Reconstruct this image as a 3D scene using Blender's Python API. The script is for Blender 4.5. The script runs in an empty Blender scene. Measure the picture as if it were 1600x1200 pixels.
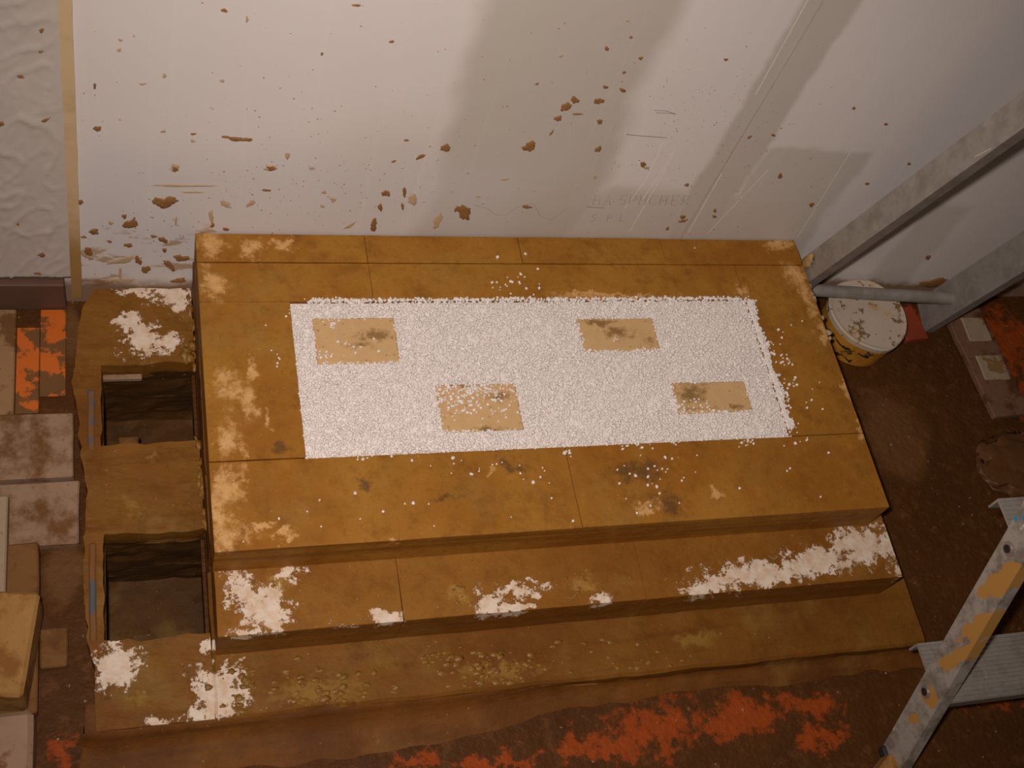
import bpy, bmesh, math, random
import numpy as np
from mathutils import Vector, Matrix, noise

S = bpy.context.scene
C = S.collection
random.seed(7)

# ------------------------------------------------------------------ camera
F_PX = 1860.0
CAM = Vector((0.0, -1.0314, 1.515))
ROT = ((0.95259296, -0.1749395, 0.24892332),      # image right
       (-0.02617161, -0.8622438, -0.50581685),    # image down
       (0.30311993, 0.47532285, -0.82594582))     # forward
RIGHT, DOWN, FWD = (Vector(r) for r in ROT)
cd = bpy.data.cameras.new('camera'); cam = bpy.data.objects.new('camera', cd); C.objects.link(cam)
cd.sensor_width = 36.0; cd.lens = F_PX * 36.0 / 1600.0; cd.clip_start = 0.02
m = Matrix((( RIGHT.x, -DOWN.x, -FWD.x, CAM.x), (RIGHT.y, -DOWN.y, -FWD.y, CAM.y), (RIGHT.z, -DOWN.z, -FWD.z, CAM.z), (0, 0, 0, 1)))
cam.matrix_world = m
S.camera = cam

# ------------------------------------------------------------------ light
w = bpy.data.worlds.new('world'); S.world = w; w.use_nodes = True
w.node_tree.nodes['Background'].inputs[0].default_value = (1.0, 0.72, 0.52, 1)
w.node_tree.nodes['Background'].inputs[1].default_value = 0.038
ld = bpy.data.lights.new('camera_flash', 'SPOT'); lo = bpy.data.objects.new('camera_flash', ld); C.objects.link(lo)
ld.energy = 77.0; ld.color = (1.0, 0.845, 0.765); ld.shadow_soft_size = 0.022
ld.spot_size = math.radians(86); ld.spot_blend = 1.0
lo.location = CAM - RIGHT * 0.05 - DOWN * 0.045
lo.rotation_euler = (Vector((0.50, -0.2, 0.17)) - lo.location).to_track_quat('-Z', 'Y').to_euler()
S.view_settings.view_transform = 'Standard'; S.view_settings.look = 'None'
S.view_settings.exposure = 0.0; S.view_settings.gamma = 1.0
try: S.view_settings.use_curve_mapping = False
except Exception: pass

# ------------------------------------------------------------------ helpers
def ray(px, py): return (RIGHT * (px - 800) + DOWN * (py - 600) + FWD * F_PX).normalized()
def PZ(px, py, z): d = ray(px, py); return CAM + d * ((z - CAM.z) / d.z)
def PY(px, py, y=0.0): d = ray(px, py); return CAM + d * ((y - CAM.y) / d.y)

def mesh_obj(name, verts, faces, mat, parent=None, smooth=False):
    me = bpy.data.meshes.new(name); me.from_pydata([tuple(v) for v in verts], [], faces); me.update()
    bm = bmesh.new(); bm.from_mesh(me); bmesh.ops.recalc_face_normals(bm, faces=bm.faces); bm.to_mesh(me); bm.free()
    return link(name, me, mat, parent, smooth)
def link(name, me, mat, parent=None, smooth=False):
    o = bpy.data.objects.new(name, me); C.objects.link(o)
    if mat and not me.materials: me.materials.append(mat)
    if smooth:
        for p in me.polygons: p.use_smooth = True
    if parent:
        o.parent = parent; o.matrix_parent_inverse = Matrix.Translation(-parent.location)
    return o
def bm_obj(name, bm, mat, parent=None, smooth=False):
    bmesh.ops.recalc_face_normals(bm, faces=bm.faces)
    me = bpy.data.meshes.new(name); bm.to_mesh(me); bm.free()
    return link(name, me, mat, parent, smooth)
def tag(o, label=None, cat=None, group=None, kind=None):
    if label: o['label'] = label
    if cat: o['category'] = cat
    if group: o['group'] = group
    if kind: o['kind'] = kind
    return o
def thing(name, label, cat, loc, group=None):
    o = bpy.data.objects.new(name, None); C.objects.link(o); o.location = loc; o.empty_display_size = 0.05
    bpy.context.view_layer.update()
    return tag(o, label, cat, group)

def n3(p, sc, seed=0.0): return noise.noise(Vector(p) * sc + Vector((seed, seed * 1.7, -seed)))

def rough_box_bm(x0, x1, y0, y1, z0, z1, seg=0.02, amp=0.0015, seed=0.0, sc=40.0, bev=0.002):
    """box with worn, slightly uneven faces"""
    bm = bmesh.new()
    bmesh.ops.create_cube(bm, size=1.0)
    for v in bm.verts:
        v.co = Vector((x0 + (v.co.x + .5) * (x1 - x0), y0 + (v.co.y + .5) * (y1 - y0), z0 + (v.co.z + .5) * (z1 - z0)))
    if bev: bmesh.ops.bevel(bm, geom=list(bm.edges), offset=bev, segments=1, affect='EDGES')
    if seg:
        for ax, L in ((0, x1 - x0), (1, y1 - y0), (2, z1 - z0)):
            n = int(L / seg)
            lo_ = (x0, y0, z0)[ax]
            for k in range(1, n):
                co = [0, 0, 0]; co[ax] = lo_ + L * k / n; no = [0, 0, 0]; no[ax] = 1
                bmesh.ops.bisect_plane(bm, geom=list(bm.verts) + list(bm.edges) + list(bm.faces), plane_co=co, plane_no=no)
    if amp:
        for v in bm.verts:
            p = v.co
            v.co = p + Vector((n3(p, sc, seed), n3(p, sc, seed + 5), n3(p, sc, seed + 9))) * amp
    return bm
def rough_box(name, b, mat, parent=None, rz=0.0, **k):
    bm = rough_box_bm(*b, **k)
    if rz:
        c = Vector(((b[0] + b[1]) / 2, (b[2] + b[3]) / 2, 0))
        bmesh.ops.rotate(bm, verts=bm.verts, cent=c, matrix=Matrix.Rotation(rz, 3, 'Z'))
    return bm_obj(name, bm, mat, parent)

# ------------------------------------------------------------------ materials
class T:
    def __init__(s, name):
        s.m = bpy.data.materials.new(name); s.m.use_nodes = True
        s.t = s.m.node_tree; s.b = s.t.nodes['Principled BSDF']
        s.p = s.t.nodes.new('ShaderNodeNewGeometry').outputs['Position']
    def n(s, ty, **k):
        x = s.t.nodes.new(ty)
        for a, v in k.items(): setattr(x, a, v)
        return x
    def put(s, sock, v):
        if isinstance(v, bpy.types.NodeSocket): s.t.links.new(v, sock)
        elif isinstance(v, (tuple, list)) and len(v) == 3 and sock.type == 'RGBA': sock.default_value = (*v, 1)
        else: sock.default_value = v
    def math(s, op, a, b=0.0, c=None, clamp=False):
        x = s.n('ShaderNodeMath', operation=op, use_clamp=clamp); s.put(x.inputs[0], a); s.put(x.inputs[1], b)
        if c is not None: s.put(x.inputs[2], c)
        return x.outputs[0]
    def vec(s, op, a, b=(0, 0, 0)):
        x = s.n('ShaderNodeVectorMath', operation=op); s.put(x.inputs[0], a); s.put(x.inputs[1], b)
        return x.outputs['Value' if op == 'LENGTH' else 'Vector']
    def noise(s, scale, detail=4.0, rough=0.55, off=(0, 0, 0), stretch=None):
        v = s.vec('ADD', s.p, off)
        if stretch: v = s.vec('MULTIPLY', v, stretch)
        x = s.n('ShaderNodeTexNoise'); s.put(x.inputs['Vector'], v); s.put(x.inputs['Scale'], scale); s.put(x.inputs['Detail'], detail); s.put(x.inputs['Roughness'], rough)
        return x.outputs['Fac']
    def step(s, v, lo, hi):
        x = s.n('ShaderNodeMapRange', interpolation_type='SMOOTHSTEP'); s.put(x.inputs[0], v); s.put(x.inputs[1], lo); s.put(x.inputs[2], hi)
        return x.outputs[0]
    def mix(s, f, a, b):
        x = s.n('ShaderNodeMix', data_type='RGBA'); s.put(x.inputs[0], f); s.put(x.inputs[6], a); s.put(x.inputs[7], b)
        return x.outputs[2]
    def blobs(s, bl, amp=0.9, scale=45.0, edge=0.08, detail=7.0, off=(3, 1, 2), rough=0.62, warp=0.0):
        """ragged patches: ellipsoids (x, y, z, rx, ry, rz) with noisy borders"""
        acc = None
        P = s.p
        if warp:
            x = s.n('ShaderNodeTexNoise'); s.put(x.inputs['Vector'], s.vec('ADD', s.p, off)); s.put(x.inputs['Scale'], 34.0); s.put(x.inputs['Detail'], 9.0); s.put(x.inputs['Roughness'], .72)
            P = s.vec('ADD', s.p, s.vec('MULTIPLY', s.vec('SUBTRACT', x.outputs['Color'], (.5, .5, .5)), (warp, warp, 0)))
        for b in bl:
            d = s.vec('LENGTH', s.vec('DIVIDE', s.vec('SUBTRACT', P, tuple(b[:3])), tuple(b[3:6])))
            v = s.math('SUBTRACT', 1.0, d)
            acc = v if acc is None else s.math('MAXIMUM', acc, v)
        nz = s.math('MULTIPLY_ADD', s.noise(scale, detail, rough, off), amp * 2, -amp)
        return s.step(s.math('ADD', acc, nz), 0.0, edge)
    def box(s, x0, x1, z0, z1, soft=0.02, wob=0.02, ax=(0, 2), off=(0, 0, 0), sc=14):
        sp = s.n('ShaderNodeSeparateXYZ'); s.put(sp.inputs[0], s.p)
        wv = s.math('MULTIPLY_ADD', s.noise(sc, 4, .6, off), wob * 2, -wob)
        X = s.math('ADD', sp.outputs[ax[0]], wv); Z = s.math('ADD', sp.outputs[ax[1]], wv)
        a = s.math('MULTIPLY', s.step(X, x0 - soft, x0 + soft), s.math('SUBTRACT', 1.0, s.step(X, x1 - soft, x1 + soft)))
        b = s.math('MULTIPLY', s.step(Z, z0 - soft, z0 + soft), s.math('SUBTRACT', 1.0, s.step(Z, z1 - soft, z1 + soft)))
        return s.math('MULTIPLY', a, b)
    def done(s, col, rough=0.7, bump=None, strength=0.4, dist=0.002, spec=0.3, metal=0.0):
        s.put(s.b.inputs['Base Color'], col); s.put(s.b.inputs['Roughness'], rough)
        s.b.inputs['Specular IOR Level'].default_value = spec; s.put(s.b.inputs['Metallic'], metal)
        if bump is not None:
            x = s.n('ShaderNodeBump'); x.inputs['Strength'].default_value = strength; x.inputs['Distance'].default_value = dist
            s.put(x.inputs['Height'], bump); s.t.links.new(x.outputs[0], s.b.inputs['Normal'])
        return s.m

def bz(lst, z, rz=0.02):
    """pixel-measured patches (px, py, half width, half height in px) laid onto the level z"""
    out = []
    for px, py, rw, rh in lst:
        c = PZ(px, py, z); e = PZ(px + rw, py, z); f = PZ(px, py + rh, z)
        out.append((c.x, c.y, z, max(abs(e.x - c.x), .003), max(abs(f.y - c.y), .003), rz))
    return out

ZT, Z1, Z0 = 0.165, 0.1025, 0.035
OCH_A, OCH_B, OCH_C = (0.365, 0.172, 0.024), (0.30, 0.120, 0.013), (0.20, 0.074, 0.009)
STRAW, WHITE = (0.72, 0.47, 0.22), (0.80, 0.70, 0.58)

def slip(name, straw=(), white=(), dark=(), a=OCH_A, b=OCH_B, c=OCH_C, streak=False, streak_amt=.75, sc_=((0.60, 0.32, 0.09), STRAW), rough=0.62, wob=2.2):
    t = T(name)
    big = t.noise(6.5, 3, .5, (1, 4, 2))
    fine = t.noise(38, 6, .65, (5, 2, 8), (1, 1, 1) if not streak else (.12, 1.0, 1.6))
    grain = t.noise(320, 3, .6)
    col = t.mix(t.step(big, .34, .66), a, b)
    col = t.mix(t.math('MULTIPLY', t.step(fine, .48, .78), streak_amt), col, c)
    nz_ = t.n('ShaderNodeSeparateXYZ'); t.put(nz_.inputs[0], t.n('ShaderNodeNewGeometry').outputs['True Normal'])
    trowel = t.math('MULTIPLY', t.math('SUBTRACT', 1.0, t.step(nz_.outputs[2], .3, .6)), t.step(t.noise(34, 5, .6, (6, 2, 6), (.05, .05, 2.2)), .42, .66))
    col = t.mix(t.math('MULTIPLY', trowel, .8), col, c)
    pale = t.math('MULTIPLY', t.math('SUBTRACT', 1.0, t.step(nz_.outputs[2], .3, .6)), t.step(t.noise(30, 5, .65, (1, 7, 6), (.12, .12, 1.8)), .6, .68))
    col = t.mix(t.math('MULTIPLY', pale, .6), col, (.46, .25, .075))
    olive = t.step(t.noise(9, 4, .6, (9, 9, 1)), .52, .7)
    col = t.mix(t.math('MULTIPLY', olive, .35), col, (0.30, 0.19, 0.045))
    mott = t.noise(105, 6, .72, (4, 3, 1)); mid = t.noise(21, 7, .7, (8, 1, 3))
    col = t.mix(t.math('MULTIPLY', t.step(mid, .5, .68), .42), col, tuple(q * .62 for q in b))
    col = t.mix(t.math('MULTIPLY', t.step(mid, .47, .30), .30), col, tuple(min(1, q * 1.25) for q in a))
    col = t.mix(t.math('MULTIPLY', t.step(mott, .52, .72), .45), col, tuple(q * .7 for q in b))
    fleck = t.step(t.noise(190, 2, .5, (1, 1, 7)), .735, .76)
    col = t.mix(t.math('MULTIPLY', fleck, .5), col, (.52, .36, .17))
    if dark: col = t.mix(t.math('MULTIPLY', t.blobs(dark, 2.0, 50, 1.0, off=(7, 7, 2), rough=.75, warp=.06), .7), col, (0.085, 0.048, 0.02))
    if straw:
        m1 = t.math('MULTIPLY', t.blobs(straw, 1.5, 45, .9, detail=9, off=(2, 8, 4), rough=.76, warp=.07), .92)
        col = t.mix(m1, col, t.mix(t.noise(90, 4), *sc_))
    if white:
        m2 = t.blobs(white, wob, 75, .16, detail=10, off=(1, 2, 3), rough=.78, warp=.075)
        col = t.mix(m2, col, t.mix(t.step(t.noise(70, 5), .35, .7), WHITE, (0.70, 0.52, 0.36)))
        h = t.math('MULTIPLY_ADD', m2, -.5, t.math('ADD', t.math('MULTIPLY', fine, .7), t.math('ADD', t.math('MULTIPLY', grain, .2), t.math('MULTIPLY', t.noise(75, 7, .7), 1.1))))
    else:
        h = t.math('ADD', t.math('MULTIPLY', fine, .7), t.math('ADD', t.math('MULTIPLY', grain, .2), t.math('MULTIPLY', t.noise(75, 7, .7), 1.1)))
    col = t.mix(t.math('MULTIPLY', t.step(grain, .55, .8), .25), col, c)
    return t.done(col, rough, h, .5, .0025, .2)

straw_top = bz([(328, 382, 32, 24), (395, 388, 20, 24), (335, 442, 24, 34), (440, 380, 20, 10), (362, 610, 36, 40), (388, 625, 22, 40), (358, 690, 30, 34), (380, 700, 14, 16), (394, 580, 12, 26), (420, 655, 8, 20), (340, 800, 22, 60), (375, 755, 16, 30),
                (352, 765, 32, 44), (358, 838, 34, 30), (410, 822, 22, 8), (1215, 382, 30, 10), (1240, 425, 22, 22), (1262, 470, 14, 34), (1285, 520, 9, 34), (1322, 600, 8, 40), (1345, 665, 8, 30),
                (440, 838, 26, 10), (620, 852, 26, 8), (560, 470, 70, 5), (1010, 790, 34, 12), (1160, 455, 14, 14), (950, 462, 120, 5), (770, 730, 14, 10), (1120, 770, 12, 8)], ZT)
dark_top = bz([(1000, 735, 58, 22), (1040, 785, 36, 30), (795, 722, 34, 14), (440, 700, 20, 14), (570, 755, 20, 12), (700, 775, 40, 10)], ZT)
M_TOP = slip('clay_slip_on_brick', straw_top, (), dark_top)
white_1 = bz([(415, 955, 42, 40), (372, 925, 26, 34), (390, 990, 36, 9), (605, 962, 22, 14), (540, 985, 24, 7), (450, 900, 20, 12), (765, 945, 22, 22), (810, 922, 34, 10), (800, 950, 40, 8), (940, 935, 12, 10), (1180, 898, 90, 20),
              (1100, 922, 40, 9), (1270, 880, 70, 22), (1345, 852, 42, 30), (1390, 845, 24, 34), (1410, 885, 12, 14), (345, 888, 12, 8)], Z1)
white_1 += [(.091 + .02, -.478, Z1 + .02, .02, .02, .012)]
M_MID = slip('clay_slip_on_second_course', bz([(430, 915, 40, 14), (715, 925, 14, 16), (915, 915, 30, 18)], Z1), white_1, (), sc_=((.36, .2, .04), (.42, .25, .06)), a=(.29, .128, .019), b=(.24, .094, .012), wob=2.3)
white_0 = bz([(340, 1085, 46, 46), (305, 1120, 22, 9), (182, 1040, 38, 36), (250, 1122, 18, 8), (225, 530, 34, 26), (205, 505, 24, 14), (258, 535, 24, 12), (272, 462, 36, 18), (235, 452, 60, 5), (280, 480, 18, 10), (332, 1010, 9, 10)], Z0)
M_LOW = slip('wet_clay_mortar', streak_amt=.9, sc_=((.26, .145, .026), (.32, .18, .034)), straw= bz([(780, 1050, 80, 18), (500, 1080, 90, 28), (1090, 1000, 50, 16), (205, 790, 18, 18), (240, 720, 18, 12), (292, 550, 12, 16), (215, 1085, 30, 12)], Z0), white=white_0, a=(.225, .098, .014), b=(.175, .066, .009), c=(.13, .05, .008), streak=True, rough=.55, wob=1.9)
M_FLUE = M_LOW
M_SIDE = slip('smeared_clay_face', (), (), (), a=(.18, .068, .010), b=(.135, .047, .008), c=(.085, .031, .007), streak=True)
M_PIT = slip('damp_flue_lining', (), (), (), a=(.10, .045, .011), b=(.07, .031, .009), c=(.04, .02, .007), streak=True, rough=.6)  # shaft lining, a darker brown than the block around it

def mat_brick(name, base, mud, bl, dirt=.5):
    t = T(name)
    col = t.mix(t.noise(60, 5), base, tuple(x * .82 for x in base))
    sp = t.step(t.noise(140, 3, .6, (4, 4, 4)), .62, .7)
    col = t.mix(t.math('MULTIPLY', sp, .6), col, mud)
    if bl: col = t.mix(t.math('MULTIPLY', t.blobs(bl, 1.6, 60, .9, rough=.75, warp=.04), .8), col, mud)
    elif dirt: col = t.mix(t.step(t.noise(16, 6, .65, (6, 1, 1)), .58 - dirt * .15, .62), col, mud)
    return t.done(col, .8, t.noise(160, 4), .4, .0015)
M_FIRE = mat_brick('firebrick', (0.66, 0.44, 0.21), (0.20, 0.105, 0.025), bz([(585, 522, 36, 14), (570, 540, 26, 8), (965, 520, 34, 14), (940, 503, 40, 6), (1015, 530, 14, 14), (1080, 615, 30, 18), (1150, 634, 26, 6), (1090, 636, 30, 5), (760, 670, 60, 4), (785, 618, 22, 10), (720, 602, 30, 4)], ZT))
M_PINK = mat_brick('dusty_pink_brick', (0.40, 0.26, 0.175), (0.20, 0.085, 0.03), (), .35)
M_TANB = mat_brick('tan_brick', (0.42, 0.23, 0.07), (0.25, 0.11, 0.022), (), .7)
M_BRNB = mat_brick('muddy_brick', (0.22, 0.105, 0.03), (0.13, 0.055, 0.014), (), .8)
M_PLANK = mat_brick('grimy_plank', (0.36, 0.235, 0.15), (0.16, 0.07, 0.02), (), 1.0)
M_PLY = mat_brick('plywood', (0.36, 0.215, 0.10), (0.17, 0.08, 0.025), (), .3)
M_PALE = mat_brick('pale_wood', (0.40, 0.31, 0.20), (0.25, 0.14, 0.05), (), .1)

def mat_mud(name, a, b, rough=.5):
    t = T(name); return t.done(t.mix(t.noise(60, 5), a, b), rough, t.noise(140, 5), .6, .002, .4)
M_MUD = mat_mud('dried_mud', (0.34, 0.175, 0.055), (0.20, 0.09, 0.026), .75)
M_MUDP = mat_mud('thin_mud_smear', (0.56, 0.44, 0.30), (0.44, 0.31, 0.17), .8)
M_LUMP = mat_mud('glossy_clay_lump', (0.27, 0.14, 0.022), (0.19, 0.085, 0.012), .42)

# wall
t = T('painted_plasterboard')
base = t.mix(t.noise(3.2, 3), (0.70, 0.665, 0.64), (0.76, 0.735, 0.715))
grey = (0.50, 0.465, 0.405)
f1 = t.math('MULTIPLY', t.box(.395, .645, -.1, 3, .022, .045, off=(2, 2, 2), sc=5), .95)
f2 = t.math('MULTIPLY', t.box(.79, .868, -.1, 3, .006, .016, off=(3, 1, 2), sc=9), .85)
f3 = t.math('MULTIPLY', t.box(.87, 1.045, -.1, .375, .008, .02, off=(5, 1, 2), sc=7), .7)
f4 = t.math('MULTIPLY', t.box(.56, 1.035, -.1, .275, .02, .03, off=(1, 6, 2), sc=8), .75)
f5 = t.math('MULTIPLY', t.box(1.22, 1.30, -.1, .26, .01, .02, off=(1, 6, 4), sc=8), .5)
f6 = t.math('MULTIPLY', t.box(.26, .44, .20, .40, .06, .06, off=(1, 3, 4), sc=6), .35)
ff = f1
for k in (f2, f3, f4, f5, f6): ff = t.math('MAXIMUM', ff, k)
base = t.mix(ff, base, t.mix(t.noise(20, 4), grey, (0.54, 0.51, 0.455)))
base = t.mix(t.math('MULTIPLY', t.box(-.05, .55, -.1, .33, .05, .05, off=(8, 3, 4), sc=6), .45), base, (0.58, 0.585, 0.60))  # cool shading low on the left wall, painted into the colour
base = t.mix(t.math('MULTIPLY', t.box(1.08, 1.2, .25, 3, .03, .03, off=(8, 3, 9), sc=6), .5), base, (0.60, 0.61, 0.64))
base = t.mix(t.math('MULTIPLY', t.box(.817, .8195, -.1, 3, .001, .0015, off=(8, 3, 9)), .5), base, (0.34, 0.31, 0.27))
vst = t.noise(60, 3, .6, (0, 0, 0), (1.0, 1.0, .02))
base = t.mix(t.math('MULTIPLY', t.step(vst, .56, .74), .12), base, (0.82, 0.79, 0.75))
run = t.math('MULTIPLY', t.box(-.10, .16, -.1, .175, .02, .03, off=(8, 1, 9), sc=20), t.step(t.noise(22, 6, .65, (3, 3, 3), (.7, 1, 1.6)), .55, .62))
base = t.mix(t.math('MULTIPLY', run, .8), base, (0.40, 0.25, 0.11))
foot_ = t.math('MULTIPLY', t.box(-3, 3, -.3, .045, .012, .03, off=(2, 1, 9), sc=16), .85)
base = t.mix(foot_, base, (0.22, 0.115, 0.04))
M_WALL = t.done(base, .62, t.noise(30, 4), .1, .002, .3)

# plastic sheet, tape
t = T('dusty_polythene')
c = t.mix(t.noise(5, 4), (0.52, 0.475, 0.43), (0.60, 0.555, 0.51))
M_POLY = t.done(c, .38, t.noise(24, 4, .6, (0, 0, 0), (1, 1, .5)), .25, .004, .45)
t = T('masking_tape_paper')
c = t.mix(t.step(t.noise(18, 5, .6), .5, .75), (0.62, 0.47, 0.27), (0.52, 0.37, 0.19))
c = t.mix(t.box(-1, 1, -.2, .16, .05, .04), c, (0.36, 0.22, 0.07))
M_TAPE = t.done(c, .7)

# floor
t = T('muddy_orange_floor_sheet')
fl = lambda l: bz(l, 0.0)
mud = t.mix(t.noise(7, 5), (0.062, 0.023, 0.006), (0.112, 0.045, 0.012))
mud = t.mix(t.step(t.noise(40, 6, .7, (4, 1, 1)), .5, .75), mud, (0.15, 0.065, 0.022))
mud = t.mix(t.math('MULTIPLY', t.blobs(fl([(1400, 680, 60, 90), (110, 520, 18, 60), (100, 900, 40, 60)]), .6, 14, .5), .6), mud, (0.20, 0.095, 0.034))
om = t.blobs(fl([(1030, 1135, 90, 50), (960, 1170, 50, 26), (1160, 1120, 90, 40), (1270, 1105, 60, 22), (760, 1190, 110, 14), (650, 1190, 50, 14), (1290, 1150, 50, 24), (1575, 530, 42, 70), (1600, 620, 26, 50), (1560, 1090, 70, 18), (95, 1165, 30, 26), (1440, 505, 16, 24), (900, 1165, 40, 30)]), 2.0, 30, .6, detail=9, off=(6, 2, 3), rough=.76, warp=.10)
col = t.mix(t.math('MULTIPLY', om, .8), mud, t.mix(t.noise(50, 4), (0.46, 0.085, 0.012), (0.28, 0.052, 0.010)))
dust = t.step(t.noise(130, 2, .5, (2, 2, 2)), .73, .76)
col = t.mix(t.math('MULTIPLY', dust, .7), col, (0.40, 0.33, 0.26))
M_FLOOR = t.done(col, .55, t.math('ADD', t.noise(30, 6, .65), t.math('MULTIPLY', t.noise(120, 3), .3)), .7, .006, .12)

def mat_orange():
    t = T('orange_plastic')
    c = t.mix(t.step(t.math('ADD', t.noise(22, 6, .65, (1, 5, 5)), t.math('MULTIPLY', t.noise(8, 2, .5), .4)), .65, .70), (0.60, 0.14, 0.018), (0.17, 0.08, 0.026))
    return t.done(c, .5, t.noise(40, 4), .2, .002)
M_ORANGE = mat_orange()
t = T('dark_stained_wood')
M_SKIRT = t.done(t.mix(t.noise(30, 5, .6, (0, 0, 0), (.1, 1, 1)), (0.105, 0.055, 0.038), (0.145, 0.085, 0.06)), .45, t.noise(60, 3, .6, (0, 0, 0), (.05, 1, 1)), .2)
t = T('perlite'); M_PERL = t.done(t.mix(t.step(t.noise(300, 2, .6), .3, .7), (0.93, 0.90, 0.87), (0.74, 0.69, 0.65)), .85)
t = T('dull_aluminium')
wear = t.noise(34, 6, .7, (2, 2, 2)); fine = t.noise(200, 3, .6, (0, 0, 0), (1, .2, .2))
c = t.mix(t.step(wear, .4, .65), (0.345, 0.325, 0.295), (0.275, 0.25, 0.22))
c = t.mix(t.math('MULTIPLY', t.step(fine, .55, .8), .35), c, (0.55, 0.52, 0.47))
M_ALU = t.done(c, .55, wear, .15, .001, .4, .25)
t = T('stained_stepladder_rail')
c = t.mix(t.step(wear2 := t.noise(34, 6, .7, (2, 2, 2)), .4, .65), (0.40, 0.365, 0.325), (0.21, 0.18, 0.15))
c = t.mix(t.step(t.noise(24, 6, .7, (12, 4, 1), (1, .6, .4)), .60, .63), c, (0.66, 0.60, 0.54))
c = t.mix(t.blobs([(1.01, -.648, .33, .05, .016, .05), (1.01, -.685, .27, .05, .014, .05), (1.0, -.705, .215, .05, .010, .05), (.995, -.735, .135, .05, .016, .014), (1.0, -.752, .09, .05, .008, .012)], 1.0, 50, .1), c, (0.50, 0.27, 0.07))
c = t.mix(t.blobs([(1.02, -.595, .40, .05, .006, .006), (1.02, -.600, .425, .05, .004, .005), (1.02, -.59, .385, .05, .004, .004)], .4, 120, .1), c, (0.05, 0.30, 0.50))
M_RAIL = t.done(c, .55, wear2, .2, .001, .4, .15)
t = T('rivet_metal'); M_RIV = t.done((0.42, 0.38, 0.34), .4, metal=.6)
t = T('dark_hole'); M_DARK = t.done((0.03, 0.024, 0.02), .6)
t = T('dirty_white_lid')
c = t.mix(t.noise(20, 3), (0.52, 0.43, 0.33), (0.60, 0.52, 0.42))
c = t.mix(t.step(t.noise(55, 5, .65, (3, 9, 1)), .565, .60), c, (0.23, 0.14, 0.065))
c = t.mix(t.math('MULTIPLY', t.step(t.noise(24, 4, .6, (1, 9, 7)), .56, .66), .6), c, (0.58, 0.36, 0.11))
M_LID = t.done(c, .6, t.noise(60, 3), .2)
t = T('yellow_tub_side')
c = t.mix(t.step(t.noise(30, 5), .45, .7), (0.58, 0.27, 0.03), (0.42, 0.17, 0.02))
c = t.mix(t.step(t.noise(45, 4, .6, (3, 1, 5)), .6, .64), c, (.12, .07, .03))
M_TUB = t.done(c, .45, t.noise(60, 3), .2)
t = T('black_print'); M_BLK = t.done((0.025, 0.024, 0.022), .5)
t = T('red_plastic'); M_RED = t.done(t.mix(t.noise(30, 4), (0.34, 0.05, 0.02), (0.22, 0.05, 0.022)), .5)
t = T('pencil'); M_PENCIL = t.done((0.25, 0.235, 0.22), .7)
t = T('white_scratch'); M_SCR = t.done((0.84, 0.80, 0.75), .7)

# ------------------------------------------------------------------ floor and walls
FX0, FX1, FY0 = -1.2, 2.5, -2.2
st = 0.02
nx, ny = int((FX1 - FX0) / st), int(-FY0 / st)
vs, fs = [], []
for j in range(ny + 1):
    for i in range(nx + 1):
        x = FX0 + i * st; y = -j * st
        h = -.002 + .0016 * n3((x, y, 0), 9) + .001 * n3((x, y, 3), 28)
        vs.append((x, y, min(h, -.0002)))
for j in range(ny):
    for i in range(nx):
        x = FX0 + (i + .5) * st; y = -(j + .5) * st
        if -.045 < x < .085 and (-.26 < y < -.12 or -.53 < y < -.38): continue
        a = j * (nx + 1) + i
        fs.append((a, a + nx + 1, a + nx + 2, a + 1))
floor = tag(mesh_obj('floor', vs, fs, M_FLOOR, smooth=True), kind='structure')
bm = bmesh.new(); bmesh.ops.create_cube(bm, size=1)
for v in bm.verts: v.co = Vector((FX0 + (v.co.x + .5) * (FX1 - FX0), (v.co.y + .5) * .1, -.2 + (v.co.z + .5) * 2.6))
wall = tag(bm_obj('wall_back', bm, M_WALL), kind='structure')
skirt = tag(rough_box('baseboard_left', (FX0, -.088, -.016, 0.0, 0, .060), M_SKIRT, seg=0, amp=0, bev=.0015), kind='structure')

# ------------------------------------------------------------------ polythene sheet and masking tape on the wall
vs, fs = [], []
NX, NZ = 230, 260
for j in range(NZ + 1):
    for i in range(NX + 1):
        x = -.75 + (.75 - .07) * i / NX; z = .062 + 1.2 * j / NZ
        e = min(1, (-.07 - x) / .03)
        q = noise.noise(Vector((x * 9 + z * 4, z * 3.5, 1.0))); r = noise.noise(Vector((x * 26 - z * 15, z * 13 + x * 8, 4.0)))
        u = noise.noise(Vector((x * 55 + z * 20, z * 30 - x * 30, 7.0)))
        h = .0012 * (1 - abs(q) * 2.2) + .0018 * max(0, 1 - abs(r) * 11) + .0009 * max(0, 1 - abs(u) * 7)
        x += .75 * (.75 + x) / .68 * (.0012 + .028 * (min(z, .7) - .05)) * 1.0 / .75
        vs.append((x, -.0035 - max(h, 0) * e, z))
for j in range(NZ):
    for i in range(NX): a = j * (NX + 1) + i; fs.append((a, a + 1, a + NX + 2, a + NX + 1))
sheet = mesh_obj('polythene_sheet', vs, fs, M_POLY, None, True)
sm = sheet.modifiers.new('thickness', 'SOLIDIFY'); sm.thickness = .0006
tag(sheet, 'creased milky polythene sheet hanging against the wall at the left', 'plastic sheet')
bm = rough_box_bm(-.007, .007, -.0052, -.0002, .012, 1.6, seg=.03, amp=.0009, bev=0)
for v in bm.verts: v.co.x += -.0725 + .028 * (v.co.z - .05) if v.co.z < .7 else -.0543
tag(bm_obj('masking_tape', bm, M_TAPE), 'beige masking tape strip holding the polythene edge to the wall', 'tape')

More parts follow.
